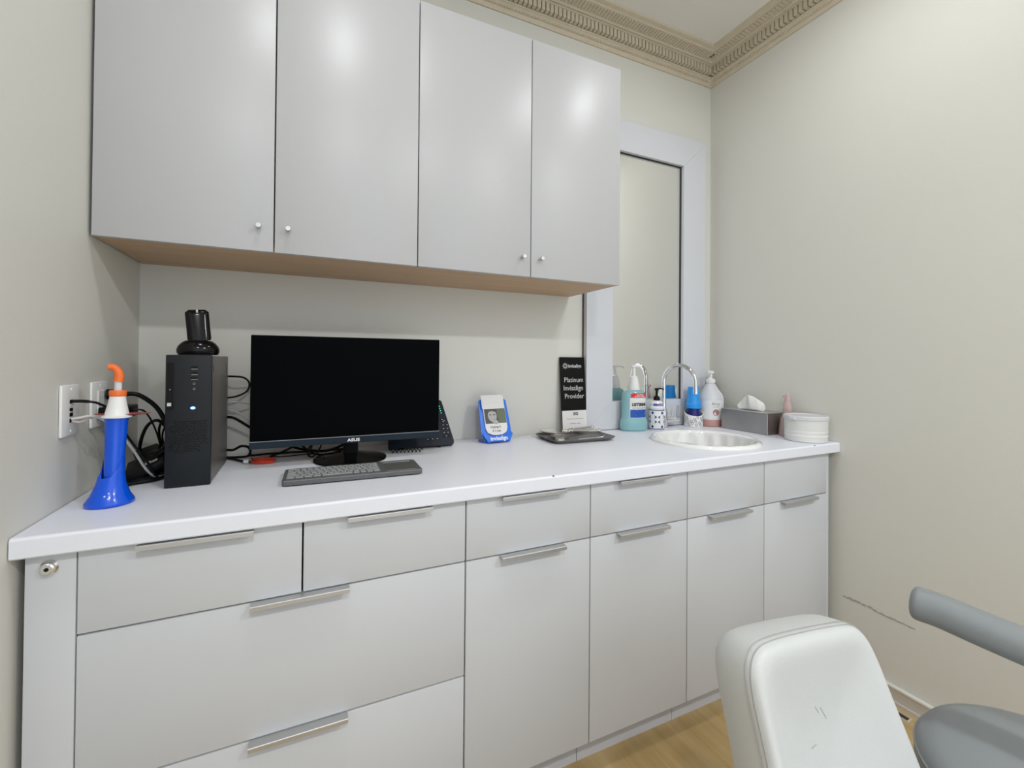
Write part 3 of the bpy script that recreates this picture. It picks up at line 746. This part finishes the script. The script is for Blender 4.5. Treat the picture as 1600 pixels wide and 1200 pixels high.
b.faces.new(rows[0]); b.faces.new(rows[-1]); ms = obj('mouse_shell', b, 'blackg', t, angle=60)
b = BM(); lathe(b, [(0, -.002), (.0045, -.002), (.0045, .002), (0, .002)], 20, mtx=Matrix.Translation((0, -.0075, .076)) @ Matrix.Rotation(PI/2, 4, 'Y')); obj('scroll_wheel', b, 'ltext', t)

# ------------------------------------------------------------------ monitor
t = thing('monitor', 'black widescreen monitor on a round base behind the keyboard', 'monitor', (.596, -.235, H+.0005), math.radians(.5))
mw, z0_, z1_ = .549, .059, .384; yf = -.018
b = BM(); bb(b, -mw/2, mw/2, yf+.004, yf+.026, z0_, z1_, .002, 1)
prism(b, rrect(.33, .20, .02, 4, 0, .20), yf+.024, yf+.048, 'xz'); cs = obj('housing', b, 'blackp', t)
b = BM(); bb(b, -mw/2+.002, mw/2-.002, yf+.002, yf+.0045, z0_+.022, z1_-.002); obj('screen', b, 'screen', t, smooth=False)
b = BM(); bb(b, -mw/2, mw/2, yf, yf+.0045, z0_, z0_+.0195, .0008, 1); bz = obj('chin', b, 'bezel', t)
b = BM(); bb(b, -mw/2, mw/2, yf-.0003, yf+.003, z0_+.0195, z0_+.0212); obj('chin_trim', b, 'bezel_line', bz, smooth=False)
text('lettering', 'ASUS', .0125, FRONT(.004, yf-.0003, z0_+.0052), 'wtext', bz, .0002, 'CENTER', 1.25, .0005)
b = BM(); lathe(b, [(0, 0), (.108, 0), (.110, .002), (.109, .005), (.045, .016), (.030, .020), (0, .021)], 56, mtx=Matrix.Translation((0, .03, 0))); obj('base', b, 'blackg', t, angle=25)
b = BM(); bb(b, -.022, .022, .020, .045, .018, .20, .006); obj('stand', b, 'blackp', t)

# ------------------------------------------------------------------ keyboard
t = thing('keyboard', 'slim grey wireless keyboard with touchpad lying before the monitor', 'keyboard', (.590, -.405, H+.0005), math.radians(-1.2))
kw, kd_ = .350, .142
b = BM(); prism(b, rrect(kw, kd_, .012, 4), 0.003, .0120, 'xy'); bm2 = b
bb(b, -kw/2+.02, kw/2-.02, kd_/2-.03, kd_/2-.012, 0, .004); obj('keyboard_body', b, 'kbd', t)
b = BM(); prism(b, rrect(kw-.008, .008, .003, 2, 0, -kd_/2+.006), .0118, .0127, 'xy'); obj('front_edge', b, 'key', t)
random.seed(2)
rowz = [(.052, .0085, [.0165]*15), (.0375, .0155, [.0155]*13+[.024]), (.020, .0155, [.0225]+[.0155]*13), (.0025, .0155, [.026]+[.0155]*11+[.030]), (-.015, .0155, [.034]+[.0155]*10+[.038]), (-.0325, .0155, [.021, .021, .021, .021, .085, .017, .017, .017, .0185])]
kb = 0
for yk, hk, ws in rowz:
    x = -.166; tot = sum(ws)+.0026*len(ws); sc = .232/tot
    for w in ws:
        b = BM(); w_ = w*sc
        v = box(b, (x+w_/2, yk-.004, .0137), (w_, hk-.0028, .0034), .0009, 1); x += w_+.0026*sc
        if kb < 80: obj('key', b, 'key', t, smooth=False)
        kb += 1
b = BM(); bb(b, .080, .166, -.046, .044, .0118, .0124); tp = obj('touchpad', b, 'keydark', t, smooth=False)
b = BM(); bb(b, .082, .160, .048, .053, .0118, .0135, .0005); obj('media_key', b, 'key', t)
b = BM(); bb(b, .082, .164, -.0485, -.0475, .0118, .0128); obj('touchpad_button_line', b, 'gtext', tp, smooth=False)
b = BM(); lathe(b, [(0, .0119), (.006, .0119), (.006, .0126), (0, .0126)], 16, sx=1.3, sy=.7, mtx=Matrix.Translation((-.155, .061, 0))); obj('print_mark', b, 'yellow', t)

# red gadget
t = thing('pet_clicker', 'shiny orange-red oval gadget with white tip, left of the monitor', 'gadget', (.345, -.168, H+.0005), math.radians(-14))
b = BM(); lathe(b, [(0, 0), (.026, .0005), (.033, .005), (.034, .009), (.029, .015), (.016, .0195), (0, .021)], 32, sx=1.05, sy=.52, fn=lambda r_, z, a: (r_*(1-.16*math.cos(a+PI)), z)); g = obj('shell', b, 'redp', t, label='glossy orange-red shell')
b = BM(); lathe(b, [(.006, 0), (.005, .012), (.002, .015), (0, .015)], 14, sx=1, sy=.7, mtx=Matrix.Translation((-.036, 0, .007)) @ Matrix.Rotation(-PI/2, 4, 'Y')); obj('tip', b, 'white', t)

# ------------------------------------------------------------------ desk phone
t = thing('desk_phone', 'dark navy desk phone with green lights, half hidden behind the monitor', 'telephone', (.850, -.140, H+.0080), math.radians(-2))
A = math.radians(-62)   # panel leans back
TP = Matrix.Rotation(math.radians(-28), 4, 'X')
b = BM()
ol = [(-.125, .002), (.100, .002), (.106, .006), (.108, .016), (.078, .170), (.074, .176), (.068, .178), (-.110, .178), (-.120, .170)]
prism(b, ol, 0, .016, 'xz', mtx=TP); pb_ = obj('phone_body', b, 'phone', t, angle=20)
b = BM()
for sx_ in (-.08, .05): prism(b, [(.012, -.0075), (.090, -.0075), (.088, .09), (.082, .1)], sx_, sx_+.01, 'yz')
obj('stand', b, 'blackp', t)
b = BM()
for i, z in enumerate((.152, .143, .134, .125)): box(b, (.0665+.0016*i, -.0008, z), (.0026, .0012, .0026), mtx=TP)
obj('status_light', b, 'led_g', pb_, smooth=False, label='column of green lights')
b = BM()
pos = [(.071, .098), (.079, .094), (.075, .090)] + [(.073, .077), (.088, .077), (.073, .063), (.088, .063), (.074, .048), (.089, .048)] + [(.010, .044), (.027, .044), (.044, .044), (.012, .026), (.029, .026), (.046, .026)]
for x, z in pos: box(b, (x, -.0012, z), (.009, .003, .0055), .001, 1, mtx=TP)
box(b, (.081, -.0012, .034), (.026, .003, .0035), .001, 1, mtx=TP)
obj('keypad', b, 'blackg', pb_)
b = BM()
for x, z in pos + [(.081, .034)]: box(b, (x, -.0029, z), (.0055, .0003, .0018), mtx=TP)
obj('key_print', b, 'ltext', pb_, smooth=False)
b = BM(); tube(b, [(-.105, -.014, .03), (-.104, -.020, .09), (-.100, -.014, .15)], lambda q: .016+.008*abs(2*q-1)**2, 12)
bmesh.ops.transform(b, matrix=TP @ Matrix.Translation((0, 0, 0)), verts=b.verts[:]); obj('handset', b, 'blackg', t)
b = BM()
hxp = []
for i in range(60):
    a = i*.9; hxp.append((-.125+.0018*i, -.042-.0002*i+.005*math.cos(a), .0005+.005*math.sin(a)))
tube(b, hxp, .0016, 6, True, 3); obj('coiled_cord', b, 'blackp', t)

# ------------------------------------------------------------------ blue dental wand in stand
t = thing('wand_stand', 'bright blue flared stand on the worktop by the left wall', 'stand', (.083, -.462, H+.0005), math.radians(8))
b = BM(); N = 32; rings = []
pr = [(.0405, 0, 0), (.0425, .002, 0), (.042, .007, 0), (.034, .020, 0), (.026, .042, .002), (.0225, .065, .004), (.0215, .080, .006), (.0205, .100, .008), (.0195, .118, .010)]
for r_, z, cx in pr:
    ring = []
    for q in range(N):
        a = 2*PI*q/N; zz = z
        if z > .06: zz = z - (z-.06)*.95*max(0, -math.sin(a+.35))**.8 - (z-.06)*.45*max(0, -math.cos(a))
        sxx = 1.0
        ring.append(b.verts.new((cx*.5+r_*math.cos(a)*1.0, r_*math.sin(a)*(.98 if z > .03 else 1.0), zz)))
    rings.append(ring)
for k in range(len(rings)-1):
    for q in range(N):
        w = (q+1) % N; b.faces.new((rings[k][q], rings[k][w], rings[k+1][w], rings[k+1][q]))
b.faces.new(rings[0]); obj('stand_body', b, 'blue', t, angle=70)
b = BM(); bmk = b
for x, z, w, h_ in ((-.004, .024, .003, .003), (.004, .029, .003, .003), (.003, .018, .003, .003)):
    a = math.radians(270)+x*25; rr_ = .0335+.3*(.024-z); lathe(b, [(0, 0), (w*.5, 0), (0, .0004)], 10, mtx=Matrix.Translation((rr_*math.cos(a), rr_*math.sin(a), z)) @ Matrix.Rotation(PI/2.6, 4, 'X'))
obj('indicator_print', b, 'wtext', t)
t = thing('curing_light', 'blue handheld wand with white collar and orange hooked tip, in the blue stand', 'dental tool', (.088, -.462, H+.03), math.radians(8)); t.rotation_euler = (0, math.radians(1.5), math.radians(8))
b = BM(); lathe(b, [(0, .02), (.0165, .02), (.0170, .04), (.0180, .10), (.0195, .148), (.0210, .156), (0, .156)], 28, sy=.95); obj('grip', b, 'blue', t)
b = BM(); lathe(b, [(.0245, .1565), (.0265, .158), (.0265, .160), (.0225, .162), (.0205, .165), (.0175, .180), (.0145, .197), (.0135, .203), (0, .203)], 32)
obj('collar', b, 'white', t, label='white cone collar')
b = BM(); lathe(b, [(.0140, .203), (.0150, .205), (.0150, .214), (.0140, .216), (0, .216)], 28); obj('tip_ring', b, 'orange', t, label='orange ring')
b = BM(); tube(b, [(0, 0, .215), (0, 0, .226), (-.0005, 0, .236)], .0068, 14); obj('neck', b, 'milky', t)
b = BM(); tube(b, [(-.0005, 0, .235), (.001, 0, .246), (-.002, 0, .257), (-.009, -.001, .266), (-.018, -.002, .266)], lambda q: .0092-.0028*q, 14); obj('tip', b, 'orange', t, angle=70, label='orange hooked silicone tip')
b = BM(); lathe(b, [(0, .1605), (.022, .1605), (.048, .1640), (.048, .1650), (.022, .1622), (0, .1622)], 40, sx=1.0, sy=.35, mtx=Matrix.Translation((.010, .004, 0))); obj('glare_shield', b, 'maroon', t, label='thin maroon disc')

# ------------------------------------------------------------------ wall plates
def wall_plate(name, y0, y1, lab, kind):
    t = thing(name, lab, 'wall plate', (0.0005, (y0+y1)/2, 1.048), group='white plates on the left wall')
    w = abs(y1-y0); b = BM(); bb(b, 0, .006, -w/2, w/2, 0, .110, .0025, 2); p = obj('cover_plate', b, 'white', t)
    b = BM()
    for z in (.010, .100): lathe(b, [(0, 0), (.0032, 0), (.0026, .0012), (0, .0014)], 14, mtx=Matrix.Translation((.006, 0, z)) @ Matrix.Rotation(PI/2, 4, 'Y'))
    obj('screw', b, 'white', p)
    if kind == 'jack':
        b = BM()
        for z in (.074, .056, .046, .033): bb(b, .006, .0066, -.007, .007, z-.0045, z+.0035)
        obj('jack', b, 'blackp', p, smooth=False)
        b = BM()
        for z in (.0655, .0515): bb(b, .006, .0075, -.008, .008, z-.0012, z+.0012)
        obj('jack_bezel', b, 'ltext', p, smooth=False)
    else:
        b = BM(); bb(b, .006, .0085, -.0165, .0165, .021, .088, .001, 1); q = obj('receptacle', b, 'white', p)
        b = BM()
        for yy in (-.006, .005): bb(b, .0084, .0088, yy, yy+.0014, .066, .075)
        obj('socket_slot', b, 'gtext', q, smooth=False)
wall_plate('data_plate', -.473, -.395, 'white wall plate with data jacks, nearest the viewer', 'jack')
wall_plate('power_outlet', -.333, -.245, 'white power outlet plate behind the blue wand', 'outlet')

# ------------------------------------------------------------------ power bits and cables
t = thing('power_adapter', 'black block adapter plugged in the power outlet behind the wand', 'adapter', (.0105, -.275, 1.066))
b = BM(); bb(b, 0, .055, -.040, .045, 0, .030, .004); obj('adapter_body', b, 'blackp', t)
t = thing('power_plug', 'round black plug pushed into the upper socket of the outlet', 'plug', (.0105, -.258, 1.124))
b = BM(); tube(b, [(0, 0, 0), (.018, 0, .001), (.035, .002, 0)], lambda q: .0135-.006*q, 14); obj('plug_body', b, 'blackp', t)
def cable(name, pts, rad, m, lab, k=8):
    b = BM(); tube(b, pts, rad, 8, True, k); o = obj(name, b, m, None, angle=80); return tag(o, lab, 'cable')
zc = H+.005
cable('power_cable', [(.046, -.256, 1.124), (.072, -.252, 1.120), (.105, -.235, 1.085), (.125, -.22, 1.03), (.130, -.19, .96), (.122, -.14, .912), (.14, -.08, .908)], .0056, 'blackp', 'thick black cord arching from the outlet down beside the computer')
cable('usb_cable', [(.008, -.435, 1.122), (.022, -.436, 1.122), (.040, -.436, 1.120), (.052, -.428, 1.114), (.066, -.41, 1.095), (.085, -.37, 1.03), (.11, -.31, .95), (.118, -.27, .908), (.12, -.2, .907)], lambda q: .0035 if q < .22 else .0026, 'blackp', 'black cable with thick plug leaving the data plate')
cable('network_cable', [(.008, -.435, 1.084), (.022, -.435, 1.086), (.038, -.43, 1.088), (.050, -.40, 1.075), (.062, -.35, 1.04), (.080, -.31, .985), (.098, -.288, .935), (.115, -.27, .909), (.136, -.24, .906), (.15, -.2, .906)], .0030, 'greycable', 'white network cable drooping from the data plate to the worktop')
cable('phone_cable', [(.008, -.435, 1.080), (.020, -.43, 1.076), (.034, -.42, 1.083), (.046, -.385, 1.083), (.058, -.36, 1.072)], .0022, 'pinkcable', 'short clear pinkish cord looping out of the data plate')
cable('thin_wire', [(.066, -.27, 1.084), (.085, -.262, 1.080), (.098, -.24, 1.045), (.104, -.20, .985), (.098, -.16, .925), (.10, -.12, .9045)], .0022, 'blackp', 'thin black wire looping down behind the wand from the adapter')
cable('thin_wire', [(.115, -.065, .907), (.09, -.10, .95), (.085, -.13, 1.01), (.105, -.15, 1.05), (.13, -.14, 1.035), (.143, -.12, .99), (.146, -.10, .93)], .0032, 'blackp', 'black cable loop standing up between the wall and computer')
cable('thin_wire', [(.10, -.13, .955), (.100, -.16, 1.0), (.115, -.175, 1.032), (.134, -.17, 1.02), (.140, -.13, .96)], .0024, 'blackp', 'smaller black wire loop inside the bundle near the computer')
t = thing('power_brick', 'black power brick leaning in the cable bundle left of the computer', 'adapter', (.082, -.150, H+.004), math.radians(20)); t.rotation_euler = (math.radians(24), math.radians(-18), math.radians(20))
b = BM(); bb(b, -.03, .03, -.05, .05, .014, .050, .006); obj('brick_body', b, 'blackp', t)
t = thing('power_brick', 'small black plug block on top of the cable bundle', 'adapter', (.112, -.155, H+.055), .3); t.rotation_euler = (.3, .5, .3)
b = BM(); bb(b, -.017, .017, -.02, .02, 0, .032, .004); obj('brick_body', b, 'blackp', t)
t = thing('router_box', 'flat black box with white sticker leaning under the cables', 'box', (.060, -.215, H+.003), math.radians(12)); t.rotation_euler = (math.radians(3), math.radians(-24), math.radians(12))
b = BM(); bb(b, -.015, .072, -.075, .085, .008, .026, .003); rb_ = obj('box_body', b, 'blackp', t)
b = BM(); bb(b, .030, .058, -.045, -.015, .026, .0264); obj('sticker', b, 'paper', rb_, smooth=False)
cable('bundled_cable', [(.040, -.10, .91), (.05, -.16, .97), (.075, -.20, 1.03), (.10, -.195, 1.045), (.125, -.18, 1.0), (.135, -.15, .93), (.14, -.12, .908)], .0042, 'blackp', 'thick black loop rising highest out of the bundle beside the computer')
cable('bundled_cable', [(.05, -.24, .906), (.085, -.235, .93), (.118, -.225, .965), (.140, -.20, .94), (.142, -.17, .91)], .0036, 'blackp', 'low black loop at the front of the bundle beside the computer')
cable('bundled_cable', [(.045, -.33, .9055), (.085, -.305, .9055), (.125, -.28, .906), (.145, -.20, .906)], .0048, 'blackp', 'thick black cable lying flat on the worktop behind the blue stand')
t = thing('plug_block', 'upright black plug block at the centre of the cable bundle', 'adapter', (.108, -.205, H+.012)); t.rotation_euler = (.15, -.25, .5)
b = BM(); bb(b, -.016, .016, -.014, .014, .0, .058, .005); obj('plug_body', b, 'blackp', t)
# right of the tower
cable('looped_cable', [(.225, -.05, 1.16), (.258, -.07, 1.16), (.285, -.06, 1.155), (.296, -.03, 1.135), (.288, -.02, 1.11), (.262, -.035, 1.095), (.225, -.045, 1.09)], .003, 'blackp', 'small black cord loop beside the top of the computer')
cable('white_cable', [(.225, -.05, 1.08), (.258, -.07, 1.08), (.300, -.03, 1.067), (.335, -.02, 1.035), (.350, -.02, 1.005), (.330, -.025, .997), (.295, -.035, 1.02), (.258, -.045, 1.048), (.225, -.045, 1.055)], .003, 'greycable', 'pale grey cord loop against the wall right of the computer')
cable('monitor_cable', [(.225, -.05, 1.03), (.258, -.07, 1.03), (.30, -.06, .998), (.345, -.045, .965), (.40, -.05, .935), (.46, -.07, .915), (.53, -.09, .910), (.58, -.11, .93)], .0042, 'blackp', 'black cable sloping from the computer down behind the monitor')
cable('curled_cable', [(.225, -.05, .93), (.258, -.075, .93), (.285, -.10, .945), (.305, -.09, .935), (.303, -.09, .912), (.270, -.07, .9055), (.225, -.06, .9055)], .004, 'blackp', 'black cord curl low beside the computer')
cable('desk_cable', [(.225, -.05, .9045), (.258, -.085, .9045), (.31, -.15, .9045), (.35, -.12, .906), (.39, -.09, .913), (.44, -.06, .93), (.5, -.05, .94)], .0036, 'blackp', 'black cord rising from the worktop behind the left of the monitor')
cable('desk_cable', [(.30, -.055, .9050), (.38, -.045, .9045), (.47, -.055, .9045), (.54, -.06, .905), (.60, -.05, .906)], .0034, 'blackp', 'straight black cord lying along the back wall behind the monitor')
cable('desk_cable', [(.40, -.025, .965), (.45, -.06, .93), (.49, -.11, .907), (.54, -.12, .905), (.60, -.085, .915)], .0036, 'blackp', 'black cord drooping under the lower left of the monitor')
cable('desk_cable', [(.31, -.105, .9045), (.355, -.085, .903), (.40, -.105, .9035), (.45, -.095, .9035), (.50, -.10, .904)], .0016, 'blackp', 'thinnest black wire lying behind the red gadget')
cable('knotted_cable', [(.475, -.145, .906), (.485, -.115, .935), (.50, -.07, .955), (.512, -.09, .93), (.487, -.15, .905), (.470, -.135, .920), (.50, -.09, .95), (.545, -.06, .955)], .0026, 'blackp', 'knotted black cord at the left rim of the monitor base')

# ------------------------------------------------------------------ white chair
def loft(bm, rows):
    R = [[bm.verts.new(p) for p in row] for row in rows]; n = len(R[0])
    for k in range(len(R)-1):
        for q in range(n):
            w = (q+1) % n; bm.faces.new((R[k][q], R[k][w], R[k+1][w], R[k+1][q]))
    bm.faces.new(list(reversed(R[0]))); bm.faces.new(R[-1])
t = thing('treatment_chair', 'white vinyl upholstered chair at lower right, seen from its high backrest', 'chair', (1.311, -1.20, 0))
ol = [(-.190, .30), (-.182, .45), (-.176, .60), (-.177, .672), (-.170, .712), (-.145, .735), (-.105, .738), (-.03, .733), (.06, .724), (.105, .718), (.130, .708), (.145, .688), (.155, .655), (.164, .60), (.178, .53), (.195, .43), (.205, .30)]
def chaikin(p, n):
    for _ in range(n):
        q = [p[0]]
        for a, c in zip(p[:-1], p[1:]):
            q += [(a[0]*.75+c[0]*.25, a[1]*.75+c[1]*.25), (a[0]*.25+c[0]*.75, a[1]*.25+c[1]*.75)]
        q.append(p[-1]); p = q
    return p
ol = chaikin(ol, 2)
CX, CZ = -.01, .50
def bpt(x, z, sc, tt):
    X = CX+(x-CX)*sc; Z = CZ+(z-CZ)*sc
    nx, ny, nz = .20*max(0, min(1, tt/.1)), 1, -.30
    return Vector((X+nx*tt, .30*(Z-.70)+ny*tt, Z+nz*tt*(1 if sc > 0 else 1)))
rings = [(.02, .034), (.25, .032), (.45, .024), (.62, .012), (.76, .000), (.87, -.010), (.94, -.012), (.98, -.008), (1.0, .0), (1.012, .008), (1.02, .03), (1.02, .06), (1.005, .08), (.97, .094), (.90, .102), (.6, .106), (.02, .107)]
b = BM(); RR = [[b.verts.new(bpt(x, z, sc, tt)) for x, z in ol] for sc, tt in rings]
n = len(ol)
for k in range(len(RR)-1):
    for q in range(n):
        w = (q+1) % n; b.faces.new((RR[k][q], RR[k][w], RR[k+1][w], RR[k+1][q]))
b.faces.new(list(reversed(RR[0]))); b.faces.new(RR[-1])
bk = obj('backrest', b, 'vinylw', t, angle=85, subs=1)
b = BM(); tube(b, [bpt(x, z, 1.0022, .0008) for x, z in ol], .0011, 6, False); obj('seam', b, 'stitch', bk, label='thin grey stitched seam')
b = BM(); tube(b, [bpt(x, z, 1.018, .0085) for x, z in ol], .0006, 6, False); obj('stitching', b, 'stitch', bk)
for (x, z, dx, dz) in ((-.035, .655, .010, -.022), (-.05, .66, .006, -.012), (-.09, .60, .016, .002)):
    b = BM(); tube(b, [bpt(x, z, .8, -.0015), bpt(x+dx, z+dz, .8, -.0015)], .0008, 5, False)
    obj('crease_mark', b, 'stitch', bk)
b = BM(); bb(b, -.19, .140, -.45, -.02, .30, .40, .035, 3); obj('seat', b, 'vinylw', t)
b = BM(); lathe(b, [(.15, 0), (.16, .01), (.15, .03), (.05, .05), (.04, .07), (.04, .30), (0, .30)], 40, mtx=Matrix.Translation((-.02, -.20, 0))); obj('pedestal', b, 'chrome', t)

# ------------------------------------------------------------------ grey assistant stool
t = thing('assistant_stool', 'grey round stool with a padded grey arm at the lower right', 'stool', (1.690, -1.400, 0))
b = BM(); lathe(b, [(0, .395), (.165, .395), (.190, .405), (.203, .425), (.203, .458), (.192, .479), (.165, .491), (.10, .497), (0, .498)], 64); st = obj('seat', b, 'vinylg', t, angle=80)
b = BM(); lathe(b, [(.2015, .456), (.2045, .4575), (.2045, .4595), (.2010, .461)], 64, caps=False); obj('piping', b, 'vinylg', st)
b = BM(); lathe(b, [(.035, .10), (.035, .30), (.07, .38), (.07, .396), (0, .396)], 28); obj('column', b, 'chrome', t)
for k in range(5):
    a = 2*PI*k/5+.3; b = BM(); c_, s_ = math.cos(a), math.sin(a)
    tube(b, [(.02*c_, .02*s_, .11), (.12*c_, .12*s_, .09), (.215*c_, .215*s_, .065)], lambda q: .02-.007*q, 10); lg = obj('leg', b, 'chrome', t)
    b = BM(); lathe(b, [(0, -.011), (.026, -.011), (.028, 0), (.026, .011), (0, .011)], 20, mtx=Matrix.Translation((.215*c_, .215*s_, .028)) @ Matrix.Rotation(a, 4, 'Z') @ Matrix.Rotation(PI/2, 4, 'X')); bb(b, .215*c_-.006, .215*c_+.006, .215*s_-.006, .215*s_+.006, .04, .07); obj('caster', b, 'blackp', lg)
b = BM()
arm = [(-.016, .222, .700), (-.011, .205, .699), (-.003, .175, .698), (.010, .105, .690), (.027, .025, .682), (.042, -.065, .678), (.065, -.165, .676), (.115, -.25, .675), (.19, -.29, .675)]
def ar(q):
    e = min(q, 1-q)*9
    return .0345*(math.sqrt(max(.02, 1-(1-min(1, e))**2)))
tube(b, arm, ar, 20, True, 8); obj('torso_arm', b, 'vinylg', t, angle=80, label='curved grey padded arm')
b = BM(); tube(b, [(0, 0, .36), (.02, -.15, .35), (.07, -.26, .38), (.09, -.275, .50), (.10, -.235, .655)], .012, 10); obj('arm_post', b, 'chrome', t)
